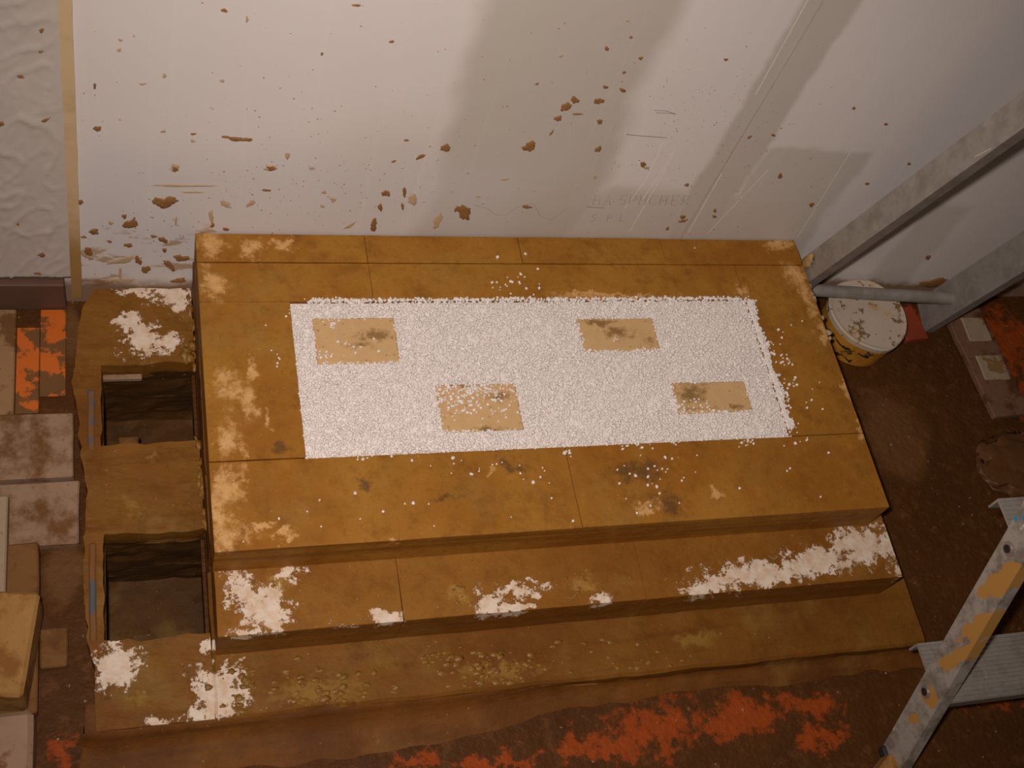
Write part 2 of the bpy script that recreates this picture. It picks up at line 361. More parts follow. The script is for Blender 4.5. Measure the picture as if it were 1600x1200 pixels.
# mud thrown on the wall, scratches and pencil marks
def splat(px, py, wpx, hpx, ang=0, seed=0, mat=None, thick=.0025, parent=wall, name='mud_splat', base=0.0):
    rng = random.Random(seed * 77 + 5); n = 26
    off = [0.55 + .85 * rng.random() for _ in range(n)]
    ph = [rng.uniform(0, 6.28) for _ in range(4)]
    off = [.45 * off[i] + .55 + .16 * math.sin(2 * math.pi * i / n * 2 + ph[0]) + .13 * math.sin(2 * math.pi * i / n * 3 + ph[1]) + .08 * math.sin(2 * math.pi * i / n * 5 + ph[2]) for i in range(n)]
    ca, sa = math.cos(math.radians(ang)), math.sin(math.radians(ang))
    rings = []
    for k, (sc, th) in enumerate(((1.0, 0.0), (.86, .75), (.45, 1.0))):
        r = []
        for i in range(n):
            a = 2 * math.pi * i / n
            u, v = math.cos(a) * wpx * .45 * off[i] * sc, math.sin(a) * hpx * .45 * off[i] * sc
            p = PY(px + u * ca - v * sa, py + u * sa + v * ca, 0.0)
            p.y = base - th * thick * (.7 + .6 * rng.random()) + (0.0004 if th == 0 else 0)
            r.append(p)
        rings.append(r)
    vs = [p for r in rings for p in r]; c = sum(rings[2], Vector()) / n; c.y = base - thick; vs.append(c)
    fs = []
    for k in range(2):
        for i in range(n): fs.append((k * n + i, k * n + (i + 1) % n, (k + 1) * n + (i + 1) % n, (k + 1) * n + i))
    for i in range(n): fs.append((2 * n + i, 2 * n + (i + 1) % n, 3 * n))
    return mesh_obj(name, vs, fs, mat or M_MUD, parent, True)

SPL = [(350, 16, 12, 6), (148, 134, 6, 10), (152, 201, 13, 11), (375, 217, 38, 7, 4), (355, 214, 22, 4, 5), (302, 209, 11, 3), (258, 316, 40, 20), (243, 314, 14, 11), (204, 350, 25, 15), (194, 338, 9, 8, -40),
       (147, 362, 19, 9, -5), (126, 316, 10, 8), (274, 264, 12, 8), (424, 263, 17, 8), (416, 297, 15, 4), (210, 341, 4, 4), (228, 421, 17, 13, 20), (216, 407, 11, 15, -40), (265, 415, 12, 24, -40), (283, 403, 24, 12), (280, 438, 24, 10, -10),
       (255, 375, 18, 9, 20), (240, 369, 11, 6), (200, 383, 17, 6), (257, 391, 9, 7), (171, 377, 9, 4), (131, 370, 9, 4), (138, 393, 17, 14, 20), (332, 352, 10, 5, -40), (353, 358, 12, 5),
       (557, 8, 14, 4, 5), (612, 65, 10, 4), (503, 84, 6, 5), (696, 231, 22, 11, -18), (657, 245, 20, 5, -20), (827, 229, 25, 15, -10), (884, 167, 24, 12, -35), (898, 156, 15, 11, -10), (872, 185, 13, 11), (936, 158, 17, 10),
       (937, 190, 11, 8), (935, 233, 13, 9, -15), (986, 58, 5, 5), (948, 76, 7, 8), (1001, 91, 8, 6), (975, 113, 7, 5), (946, 136, 9, 6), (973, 141, 13, 5, 20), (862, 207, 11, 3, -55), (725, 331, 27, 24), (714, 327, 10, 8), (584, 352, 13, 22, 8),
       (603, 302, 15, 12), (632, 300, 8, 15), (629, 323, 5, 15), (594, 324, 9, 12), (823, 323, 16, 6), (635, 219, 10, 3), (839, 131, 6, 4, -20), (902, 178, 16, 3), (615, 252, 10, 3, -20), (1219, 275, 8, 9), (1268, 320, 10, 7), (1208, 211, 7, 5), (1171, 214, 8, 4, -30),
       (1134, 93, 7, 5), (1067, 339, 12, 6, -12), (1067, 345, 17, 4, -18), (1117, 329, 5, 8), (1116, 338, 7, 5), (1043, 357, 9, 4, -35), (1334, 169, 6, 5), (1384, 194, 6, 5), (1450, 402, 10, 8), (1355, 287, 7, 5), (1420, 256, 7, 5), (1005, 257, 12, 8), (1073, 289, 9, 5),
       (1465, 442, 56, 18, -4), (1328, 386, 34, 7, -34), (32, 114, 13, 4, 10), (65, 42, 8, 8, 40), (64, 75, 9, 3), (71, 182, 18, 4, -20), (3, 188, 10, 7), (86, 233, 9, 8), (88, 379, 8, 7), (65, 393, 13, 7), (60, 422, 13, 4), (28, 345, 5, 4)]
SMEAR = [(188, 62, 8, 6), (186, 78, 9, 6), (257, 118, 9, 8), (223, 131, 12, 5), (347, 126, 9, 6), (386, 30, 6, 11), (273, 262, 16, 14), (284, 290, 108, 5), (300, 300, 50, 3), (330, 338, 9, 24), (352, 319, 24, 9, 25), (392, 318, 16, 10, -40), (684, 345, 14, 30, 35), (547, 352, 24, 6, -28), (423, 263, 24, 10),
         (449, 243, 8, 14), (487, 263, 10, 6), (255, 205, 10, 5), (301, 220, 9, 5), (173, 348, 9, 8), (190, 407, 62, 9, -14), (185, 438, 70, 7), (188, 428, 6, 22), (275, 345, 5, 16), (645, 312, 14, 22), (506, 300, 10, 6), (520, 312, 8, 12, -40), (876, 87, 8, 6), (980, 32, 7, 5), (747, 307, 8, 4), (788, 280, 18, 4), (930, 276, 6, 8), (1010, 262, 10, 6), (504, 322, 8, 6), (138, 398, 22, 18)]
for i, s in enumerate(SPL):
    onsheet = s[0] < 84
    splat(s[0], s[1], s[2], s[3], s[4] if len(s) > 4 else 0, i, M_MUD, .0008 + .00003 * s[2], base=-.0055 if onsheet else 0.0, parent=sheet if onsheet else wall)
for i, s in enumerate(SMEAR): splat(s[0], s[1], s[2], s[3], s[4] if len(s) > 4 else 0, 500 + i, M_MUDP, .0007, name='mud_smear')

rng = random.Random(3); vs, fs = [], []
def speck(px, py, r):
    c = PY(px, py, 0.0); k = len(vs); n = 6
    rx, rz = r * rng.uniform(.7, 1.8), r * rng.uniform(.5, 1.0)
    for i in range(n):
        a = 2 * math.pi * i / n; q = rng.uniform(.7, 1.2)
        vs.append((c.x + math.cos(a) * rx * q, .0003, c.z + math.sin(a) * rz * q))
    vs.append((c.x, -r * .8, c.z))
    for i in range(n): fs.append((k + i, k + (i + 1) % n, k + n))
for _ in range(330):
    px = rng.uniform(120, 1300); py = 365 * rng.random() ** .55
    if py > 365 or (px < 300 and rng.random() < .3): continue
    speck(px, py, rng.choice((.0006, .0008, .001, .0014)))
for _ in range(120): speck(rng.gauss(470, 110), rng.gauss(290, 50), rng.choice((.0007, .001, .0014)))
for _ in range(90): speck(rng.gauss(1060, 45), rng.gauss(205, 50), rng.choice((.0006, .0008, .0011)))
for _ in range(60): speck(rng.gauss(1150, 60), rng.gauss(180, 40), rng.choice((.0006, .0009)))
for _ in range(40): speck(rng.uniform(140, 300), rng.uniform(330, 440), rng.choice((.001, .0015)))
tag(mesh_obj('mud_specks', vs, fs, M_MUD, wall), kind='stuff')

def stroke(name, pts, wid, mat, y=-.0004):
    """thin line drawn on the wall along pixel-measured points"""
    P = [PY(a, b) for a, b in pts]; vs, fs = [], []
    for i, p in enumerate(P):
        d = (P[min(i + 1, len(P) - 1)] - P[max(i - 1, 0)]); d.y = 0; d.normalize(); nrm = Vector((-d.z, 0, d.x)) * wid / 2
        for q in (p + nrm, p - nrm): vs.append((q.x, y, q.z))
    for i in range(len(P) - 1): fs.append((2 * i, 2 * i + 1, 2 * i + 3, 2 * i + 2))
    return vs, fs
def strokes(name, lines, wid, mat):
    V, Fc = [], []
    for l in lines:
        v, f = stroke(name, l, wid, mat); k = len(V); V += v; Fc += [tuple(a + k for a in x) for x in f]
    return mesh_obj(name, V, Fc, mat, wall)
def letter(ch, x, y, h=13, s=-.32):
    G = {'B': [[(0, 1), (0, 0), (.6, .05), (.6, .4), (0, .5), (.7, .55), (.7, .95), (0, 1)]], 'A': [[(0, 1), (.4, 0), (.8, 1)], [(.2, .6), (.7, .6)]], '5': [[(.8, 0), (.1, 0), (.1, .45), (.6, .45), (.7, .8), (.1, 1)]],
         'P': [[(0, 1), (0, 0), (.7, .1), (.6, .5), (0, .55)]], 'H': [[(0, 0), (0, 1)], [(.7, 0), (.7, 1)], [(0, .5), (.7, .5)]], 'C': [[(.8, .1), (.2, 0), (0, .5), (.2, 1), (.8, .9)]], 'E': [[(.7, 0), (0, 0), (0, 1), (.7, 1)], [(0, .5), (.5, .5)]],
         'R': [[(0, 1), (0, 0), (.7, .1), (.6, .45), (0, .5), (.8, 1)]], 'S': [[(.8, .05), (.2, 0), (.1, .4), (.7, .55), (.6, 1), (0, .95)]], 'L': [[(0, 0), (0, 1), (.7, 1)]]}[ch]
    return [[(x + u * h * 1.05 + (v - 1) * h * s, y + (v - 1) * h * 1.15) for u, v in l] for l in G]
L = []
for ch, x in zip('BA5PHCHER', (926, 942, 966, 982, 998, 1013, 1030, 1048, 1065)): L += letter(ch, x, 320)
for ch, x in zip('SPL', (922, 948, 968)): L += letter(ch, x, 345, 9)
strokes('pencil_writing', L, .0006, M_PENCIL)
strokes('pencil_line', [[(979, 210), (1000, 212), (1042, 215)]], .0012, M_PENCIL)
strokes('pencil_line', [[(1021, 172), (1040, 173), (1055, 178)], [(1024, 176), (1054, 177)]], .0009, M_PENCIL)
strokes('pencil_line', [[(916, 323), (930, 324), (945, 325)]], .0012, M_PENCIL)
strokes('pencil_line', [[(740, 320), (760, 325), (775, 335), (790, 336), (810, 322), (832, 318), (845, 338), (862, 343), (888, 325)]], .0005, M_PENCIL)
for l in ([(1036, 222), (1010, 280), (976, 325)], [(1050, 240), (1025, 280), (1001, 315)], [(1055, 235), (1030, 282), (983, 362)], [(1262, 0), (1180, 148)], [(1128, 270), (1075, 364)], [(1200, 265), (1105, 365)], [(1330, 235), (1245, 372)]):
    strokes('scratch', [l], .0011, M_SCR)

# ------------------------------------------------------------------ brick core
core = thing('brick_core', 'clay-smeared stepped brick block with a perlite-filled hollow top', 'masonry', (.55, -.32, 0))
g = .0003
def brick(b, mat, seed, jz=0.0, name='brick', amp=.0004, bev=.0004, seg=.045):
    x0, x1, y0, y1, z0, z1 = b
    return rough_box(name, (x0 + g, x1 - g, y0 + g, y1 - g, z0 + g, z1 + jz), mat, core, seg=seg, amp=amp, seed=seed, bev=bev, sc=22)
XL, XR, YF = .086, 1.018, -.473
k = 0
for a, b_ in ((XL, .320), (.320, .550), (.550, .781), (.781, XR)):
    brick((a, b_, -.0505, -.002, Z1, ZT), M_TOP, k, random.uniform(-.0006, .0006)); k += 3
for a, b_ in ((XL, .320), (.320, .896)):
    brick((a, b_, -.116, -.052, Z1, ZT), M_TOP, k, random.uniform(-.0004, .0004)); k += 3
brick((.896, XR, -.353, -.052, Z1, ZT), M_TOP, k); k += 3
brick((XL, .205, -.353, -.116, Z1, ZT), M_TOP, k, .0004); k += 3
for a, b_ in ((XL, .552), (.552, XR)):
    brick((a, b_, YF, -.354, Z1, ZT), M_TOP, k, random.uniform(-.0003, .0003)); k += 3
for a, b_ in ((.088, .315), (.315, .646), (.646, 1.046)):
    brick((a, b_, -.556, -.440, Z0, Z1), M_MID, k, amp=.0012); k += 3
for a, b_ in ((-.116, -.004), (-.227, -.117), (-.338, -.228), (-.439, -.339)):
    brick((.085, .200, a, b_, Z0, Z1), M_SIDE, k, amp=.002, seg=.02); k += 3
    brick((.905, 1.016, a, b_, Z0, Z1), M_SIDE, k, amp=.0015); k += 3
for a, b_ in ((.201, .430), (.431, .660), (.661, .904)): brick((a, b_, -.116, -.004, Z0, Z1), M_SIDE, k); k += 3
# rough footing course and the mortar that ran out of it
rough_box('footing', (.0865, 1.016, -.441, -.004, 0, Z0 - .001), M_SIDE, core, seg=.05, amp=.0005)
rough_box('footing', (.0838, 1.10, -.636, -.441, 0, Z0), M_LOW, core, seg=.022, amp=.0022, seed=3.3, sc=26, bev=.004)
vs, fs = [], []
NA, prof = 130, ((-.600, .030), (-.634, .0315), (-.641, .026), (-.648, .012), (-.662, .006), (-.676, .003), (-.69, -.002))
for i in range(NA + 1):
    x = -.078 + (1.105 + .078) * i / NA
    w_ = n3((x, 0, 0), 7, 2.2) * .014 + n3((x, 0, 0), 26, 1.2) * .006 + .030 * min(1, max(0, (x - .25) / .35))
    for q, (y, z) in enumerate(prof):
        f = max(0, (q - 1)) / 5
        ex_ = min(i, NA - i); xe = x + (n3((y * 3, i, q), 6, 3) * .02 + (.010 if i < 5 else -.010) * (1 - f)) * max(0, 1 - ex_ / 4)
        vs.append((xe, y + w_ * f, z * (min(1, .35 + ex_ * .16) if q > 1 else 1) + n3((x, y, 0), 34) * .0028 * (q < 6) + n3((x, y, 5), 90) * .0015 * (q < 6)))
n_ = len(prof)
for i in range(NA):
    for q in range(n_ - 1): a = i * n_ + q; fs.append((a, a + 1, a + n_ + 1, a + n_))
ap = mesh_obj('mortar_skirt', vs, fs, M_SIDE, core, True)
# squeezed-out mortar along the left foot of the core
vs, fs = [], []
def dome(c, rx, ry, h, seed, n=9):
    rg = random.Random(seed); k = len(vs)
    for sc, th in ((1, -.15), (.8, .45), (.4, .9)):
        for i in range(n):
            a = 2 * math.pi * i / n; q = rg.uniform(.55, 1.35)
            vs.append((c.x + math.cos(a) * rx * sc * q, c.y + math.sin(a) * ry * sc * q, c.z + h * th * rg.uniform(.55, 1.3)))
    vs.append((c.x, c.y, c.z + h))
    for r in range(2):
        for i in range(n): fs.append((k + r * n + i, k + r * n + (i + 1) % n, k + (r + 1) * n + (i + 1) % n, k + (r + 1) * n + i))
    for i in range(n): fs.append((k + 2 * n + i, k + 2 * n + (i + 1) % n, k + 3 * n))
rg = random.Random(12)
for cx, cy, sx, sy, n in ((770, 1035, 40, 12, 60), (680, 1030, 16, 8, 20), (760, 1070, 36, 12, 40), (500, 1085, 60, 20, 80), (380, 1065, 20, 16, 20), (1000, 1045, 80, 14, 20), (920, 1010, 40, 10, 12)):
    for _ in range(n):
        p = PZ(rg.gauss(cx, sx), rg.gauss(cy, sy), Z0); p.z = Z0 + .0005
        if -.63 < p.y < -.56: r = rg.uniform(.001, .0045); dome(p, r * 1.5, r, r * .4, rg.random())
for cx, cy in ((910, 915), (935, 930), (900, 930), (715, 925), (720, 940), (425, 905), (890, 905)):
    for _ in range(5):
        p = PZ(rg.gauss(cx, 9), rg.gauss(cy, 8), Z1); p.z = Z1
        if p.y > -.55: r = rg.uniform(.001, .0032); dome(p, r * 1.4, r, r * .4, rg.random())
tag(mesh_obj('clay_lumps', vs, fs, M_LUMP, core, True), kind='stuff')

# ------------------------------------------------------------------ hollow flue base beside the core
flue = thing('flue_base', 'low clay-smeared flue block with two square shafts, left of the brick core', 'flue block', (.02, -.32, 0))
OUT = [(-.003, -.046), (-.020, -.060), (-.063, -.071), (-.12, -.074), (-.161, -.079), (-.211, -.071), (-.259, -.069), (-.315, -.061), (-.396, -.064), (-.439, -.066), (-.522, -.061), (-.563, -.053), (-.634, -.052)]
def xl(y):
    for (a, xa), (b, xb) in zip(OUT, OUT[1:]):
        if b <= y <= a: return xa + (xb - xa) * (a - y) / (a - b) + n3((0, y, 0), 60, 4) * .004
    return OUT[-1][1]
xs_in = [-.042, -.028, -.014, 0, .014, .028, .042, .056, .070, .0835]
H1, H2 = (-.254, -.130), (-.526, -.386)
ys = [-.003]
while ys[-1] > -.634: ys.append(round(ys[-1] - .0062, 4))
ys[-1] = -.634
for h in H1 + H2: ys[min(range(len(ys)), key=lambda i: abs(ys[i] - h))] = h
bm = bmesh.new(); G = []
for y in ys:
    e = xl(y); row = [e, e + (-.042 - e) * .5] + xs_in; r = []
    for x in row:
        edge = y in H1 + H2
        r.append(bm.verts.new((x + (n3((x, y, 0), 50, 7) * .003 if -.05 < x < -.03 else 0), y + (n3((x, y, 1), 70, 2) * .006 if edge else 0), Z0 - .001 + n3((x, y, 0), 30) * .0022 + n3((x, y, 2), 90) * .001)))
    G.append(r)
for j in range(len(ys) - 1):
    ym = (ys[j] + ys[j + 1]) / 2
    for i in range(len(G[0]) - 1):
        if i >= 2 and (H1[0] < ym < H1[1] or H2[0] < ym < H2[1]): continue
        bm.faces.new((G[j][i], G[j + 1][i], G[j + 1][i + 1], G[j][i + 1]))
ex = bmesh.ops.extrude_face_region(bm, geom=list(bm.faces))
for v in [e for e in ex['geom'] if isinstance(e, bmesh.types.BMVert)]: v.co.z = 0.0
for v in [v for v in bm.verts if not v.link_faces]: bm.verts.remove(v)
bm_obj('block_body', bm, M_FLUE, flue)
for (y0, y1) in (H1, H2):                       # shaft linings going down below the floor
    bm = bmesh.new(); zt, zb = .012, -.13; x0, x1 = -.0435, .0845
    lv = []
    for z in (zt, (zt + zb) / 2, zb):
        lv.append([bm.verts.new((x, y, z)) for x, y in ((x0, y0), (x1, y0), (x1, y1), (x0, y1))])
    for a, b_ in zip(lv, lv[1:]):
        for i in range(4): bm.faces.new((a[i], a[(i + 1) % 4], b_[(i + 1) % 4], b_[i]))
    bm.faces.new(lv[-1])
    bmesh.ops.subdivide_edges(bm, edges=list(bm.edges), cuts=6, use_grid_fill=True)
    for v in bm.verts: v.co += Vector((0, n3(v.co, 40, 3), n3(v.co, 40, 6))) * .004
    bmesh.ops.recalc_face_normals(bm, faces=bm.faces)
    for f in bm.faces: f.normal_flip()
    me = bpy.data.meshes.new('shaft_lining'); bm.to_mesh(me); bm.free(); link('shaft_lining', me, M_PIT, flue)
rough_box('shaft_pillar', (-.022, .004, H1[0] + .004, H1[0] + .040, -.13, -.02), M_BRNB, flue, seg=.02, amp=.004)
rough_box('wood_strip', (-.040, .012, H1[1] - .012, H1[1] - .004, .006, .014), M_PLANK, flue, seg=0, amp=0, bev=.001)
M_STEEL = T('bluish_steel_edge'); c = M_STEEL.mix(M_STEEL.step(M_STEEL.noise(30, 5), .42, .55), (0.10, 0.10, 0.105), (0.2, .09, .025)); M_STEEL = M_STEEL.done(c, .5)
rough_box('steel_edge', (-.060, -.050, -.262, -.170, Z0 - .004, Z0 + .0018), M_STEEL, flue, seg=.015, amp=.001)
rough_box('steel_edge', (-.059, -.050, -.525, -.395, Z0 - .004, Z0 + .0016), M_STEEL, flue, seg=.015, amp=.001)

# ------------------------------------------------------------------ perlite fill and the four bricks standing in it
BR = {'a': (.233, .345, -.214, -.142), 'b': (.652, .768, -.216, -.146), 'c': (.403, .521, -.322, -.250), 'd': (.771, .884, -.328, -.262)}
BPX = {'a': ((487, 495), (614, 495), (628, 565), (497, 566)), 'b': ((905, 497), (1020, 495), (1033, 543), (913, 550)), 'c': ((684, 600), (805, 597), (820, 668), (690, 675)), 'd': ((1050, 597), (1165, 593), (1176, 640), (1062, 645))}
BL = {'a': 'tan brick end in the perlite nearest the rear left corner', 'b': 'tan brick end, brown-stained, in the right half of the perlite near its rear edge',
      'c': 'tan brick end half covered by loose perlite near the front edge', 'd': 'tan brick end, half dark half pale, nearest the front right corner of the perlite'}
for q in 'abcd':
    P = [PZ(a, b_, ZT) for a, b_ in BPX[q]]
    x0 = (P[0].x + P[3].x) / 2; x1 = (P[1].x + P[2].x) / 2; y1 = (P[0].y + P[1].y) / 2; y0 = (P[2].y + P[3].y) / 2
    BR[q] = (x0, x1, y0, y1)
    o = rough_box('firebrick', (x0, x1, y0, y1, Z0, ZT - .0015), M_FIRE, seg=.02, amp=.0008, seed=ord(q), bev=.002)
    tag(o, BL[q], 'brick', 'brick ends standing in the perlite')
NG = 23000
rs = np.random.RandomState(4)
ico_b = bmesh.new(); bmesh.ops.create_icosphere(ico_b, subdivisions=1, radius=1.0)
IV = np.array([v.co[:] for v in ico_b.verts]); IF = np.array([[v.index for v in f.verts] for f in ico_b.faces]); ico_b.free()
def grains(name, pts, rad, mat):
    n = len(pts)
    ang = rs.rand(n) * 6.283; ca, sa = np.cos(ang), np.sin(ang)
    sc = rad[:, None] * (0.72 + .55 * rs.rand(n, 3))
    V = IV[None] * sc[:, None, :] * (1 + .22 * (rs.rand(n, 12, 1) - .5))
    X = V[..., 0] * ca[:, None] - V[..., 1] * sa[:, None]; Y = V[..., 0] * sa[:, None] + V[..., 1] * ca[:, None]
    V = np.stack([X, Y, V[..., 2]], -1) + pts[:, None, :]
    Fc = (IF[None] + (np.arange(n) * 12)[:, None, None]).reshape(-1, 3)
    me = bpy.data.meshes.new(name); V = V.reshape(-1, 3)
    me.vertices.add(len(V)); me.vertices.foreach_set('co', V.astype(np.float32).ravel())
    me.loops.add(Fc.size); me.loops.foreach_set('vertex_index', Fc.astype(np.int32).ravel())
    me.polygons.add(len(Fc)); me.polygons.foreach_set('loop_start', np.arange(0, Fc.size, 3, dtype=np.int32)); me.polygons.foreach_set('loop_total', np.full(len(Fc), 3, np.int32))
    me.update(calc_edges=True); me.validate()
    return me
px0, px1, py0, py1 = .2045, .897, -.354, -.1165
pts = np.empty((NG, 3)); pts[:, 0] = px0 + rs.rand(NG) * (px1 - px0 + .006); pts[:, 1] = py0 + rs.rand(NG) * (py1 - py0 + .006)
hump = .0022 * np.sin(pts[:, 0] * 21) * np.sin(pts[:, 1] * 33 + 1)
pts[:, 2] = ZT - .0034 + rs.rand(NG) * .0034 + hump * .35
keep = np.ones(NG, bool)
for q, (x0, x1, y0, y1) in BR.items():
    jit = .0016 * rs.randn(NG)
    ins = (pts[:, 0] > x0 + jit) & (pts[:, 0] < x1 - jit) & (pts[:, 1] > y0 + .8 * jit) & (pts[:, 1] < y1 - jit)
    keep &= ~ins
keep &= ~((pts[:, 0] < .228) & (pts[:, 1] > -.128) & (rs.rand(NG) < .93) & (pts[:, 0] + (-pts[:, 1] - .128) * 1.3 < .224))
keep &= ~((pts[:, 0] < .216) & (np.abs(pts[:, 1] + .337) < .010 * rs.rand(NG)))
# soft bulge of grains over the right rim
xr = 1 + 0
pts = pts[keep]
ex = 1500
e = np.empty((ex, 3)); e[:, 1] = py0 + .012 + rs.rand(ex) * (py1 - py0 - .014); e[:, 0] = .897 + np.abs(rs.randn(ex)) * .0045 * (0.6 + .8 * np.sin((e[:, 1]) * 40) ** 2); e[:, 2] = ZT + .0012
e2 = np.empty((500, 3)); e2[:, 0] = .23 + rs.rand(500) * .66; e2[:, 1] = -.1165 + np.abs(rs.randn(500)) * .0016; e2[:, 2] = ZT + .001
allp = np.concatenate([pts, e, e2]); rad = .0012 + .0014 * rs.rand(len(allp)) ** 1.5
me = grains('perlite_fill', allp, rad, M_PERL)
fill = link('perlite_fill', me, M_PERL)
tag(fill, 'white perlite granules filling the hollow top of the brick core', 'perlite', kind='stuff')
# the bed of the fill beneath the loose top grains
cx = sorted([px0, px1] + [v for b in BR.values() for v in b[:2]]); cy = sorted([py0, py1] + [v for b in BR.values() for v in b[2:]])
vs, fs = [(x, y, ZT - .0050) for y in cy for x in cx], []
for j in range(len(cy) - 1):
    for i in range(len(cx) - 1):
        mx, my = (cx[i] + cx[i + 1]) / 2, (cy[j] + cy[j + 1]) / 2
        if any(b[0] < mx < b[1] and b[2] < my < b[3] for b in BR.values()): continue
        a = j * len(cx) + i; fs.append((a, a + 1, a + len(cx) + 1, a + len(cx)))
bed = mesh_obj('perlite_bed', vs, fs, M_PERL, fill)
tag(bed, kind='stuff')
# strewn grains
sp = []
def strew(n, cx, cy, sx, sy, z=ZT):
    for _ in range(n):
        p = PZ(rs.normal(cx, sx), rs.normal(cy, sy), z); sp.append((p.x, p.y, z + .0010))
strew(30, 1225, 600, 14, 40); strew(14, 1225, 575, 8, 14); strew(10, 1250, 640, 18, 30); strew(14, 1165, 690, 8, 4); strew(14, 1010, 696, 26, 4); strew(8, 890, 706, 6, 3); strew(26, 1020, 730, 40, 25); strew(18, 760, 725, 60, 14); strew(10, 560, 715, 30, 4)
strew(26, 810, 440, 24, 16); strew(7, 470, 485, 10, 7); strew(6, 430, 555, 8, 16); strew(10, 900, 780, 160, 40); strew(12, 640, 800, 120, 30); strew(16, 1260, 650, 30, 60)
for a, b_ in ((1085, 388), (476, 468), (1068, 747), (1040, 738), (705, 740), (447, 495), (415, 509), (480, 800)): p = PZ(a, b_, ZT); sp.append((p.x, p.y, ZT + .001))
c_ = BR['c']
for _ in range(330):
    x = c_[0] + rs.rand() * (c_[1] - c_[0]); y = c_[3] - abs(rs.normal(0, .024))
    if y > c_[2] + .004 and not (x > c_[1] - .02 and rs.rand() < .6): sp.append((x, y, ZT - .0002))
strew(16, 520, 505, 8, 5, ZT - .0015); strew(14, 555, 540, 20, 8, ZT - .0015); strew(18, 505, 555, 10, 6, ZT - .0015); strew(4, 962, 530, 3, 2, ZT - .0015); strew(24, 1085, 630, 22, 8, ZT - .0015); strew(20, 1060, 640, 8, 4, ZT - .0015)
sp = np.array([s for s in sp if XL < s[0] < XR and YF < s[1]]); rad = .0012 + .0016 * rs.rand(len(sp)) ** 2
g2 = link('perlite_grains', grains('perlite_grains', sp, rad, M_PERL), M_PERL)
tag(g2, 'loose white perlite grains strewn over the bricks around the fill', 'perlite', kind='stuff')

# ------------------------------------------------------------------ stepladder straddling the right side
lad = thing('stepladder', 'paint-spattered aluminium stepladder standing at the right of the brick core', 'stepladder', (1.18, -.42, 0))
def channel(name, p0, p1, wid, dep, th, side, mat, parent):
    """C-profile rail from p0 to p1: web in the side plane, flanges turned towards +-x"""
    d = (p1 - p0).normalized(); wv = Vector((1, 0, 0)).cross(d).normalized(); s = Vector((side, 0, 0))
    h = wid / 2
    sec = [(-h, 0), (-h, dep), (-h + th, dep), (-h + th, th), (h - th, th), (h - th, dep), (h, dep), (h, 0)]
    V = []
    for P in (p0, p1): V += [P + wv * a + s * b for a, b in sec]
    Fc = [(i, (i + 1) % 8, 8 + (i + 1) % 8, 8 + i) for i in range(8)]
    Fc += [(0, 1, 2, 3), (0, 3, 4, 7), (4, 5, 6, 7), (11, 10, 9, 8), (15, 12, 11, 8), (15, 14, 13, 12)]
    return mesh_obj(name, V, Fc, mat, parent)
def tube(name, p0, p1, r, mat, parent, n=16):
    d = p1 - p0; bm = bmesh.new()
    bmesh.ops.create_cone(bm, cap_ends=True, segments=n, radius1=r, radius2=r, depth=d.length)
    bmesh.ops.bevel(bm, geom=[e for e in bm.edges if len([f for f in e.link_faces if len(f.verts) > 4]) == 1], offset=r * .25, segments=2, affect='EDGES')
    q = d.to_track_quat('Z', 'Y').to_matrix().to_4x4(); q.translation = (p0 + p1) / 2
    bmesh.ops.transform(bm, verts=bm.verts, matrix=q)
    return bm_obj(name, bm, mat, parent)
FL0, FL1 = Vector((.985, -.795, .004)), Vector((1.072, -.352, .92))
FR0, FR1 = Vector((1.415, -.800, .004)), Vector((1.328, -.362, .92))
rl = channel('front_rail', FL0, FL1, .044, .018, .002, 1, M_RAIL, lad)
rr = channel('front_rail', FR0, FR1, .044, .018, .002, -1, M_RAIL, lad)
R10, R11 = Vector((1.021, -.0215, .004)), Vector((1.030, -.240, .93))
R20, R21 = Vector((1.340, -.046, .004)), Vector((1.325, -.245, .93))
channel('rear_rail', R10, R11, .042, .020, .002, 1, M_ALU, lad); channel('rear_rail', R20, R21, .060, .020, .002, 1, M_ALU, lad)
def onrail(a, b_, z): return a + (b_ - a) * ((z - a.z) / (b_.z - a.z))
for z in (.090, .72):
    a, b_ = onrail(R10, R11, z), onrail(R20, R21, z)
    tube('rung', a + Vector((-.004, -.002, 0)), b_ + Vector((.006, -.002, 0)), .0105, M_ALU, lad)
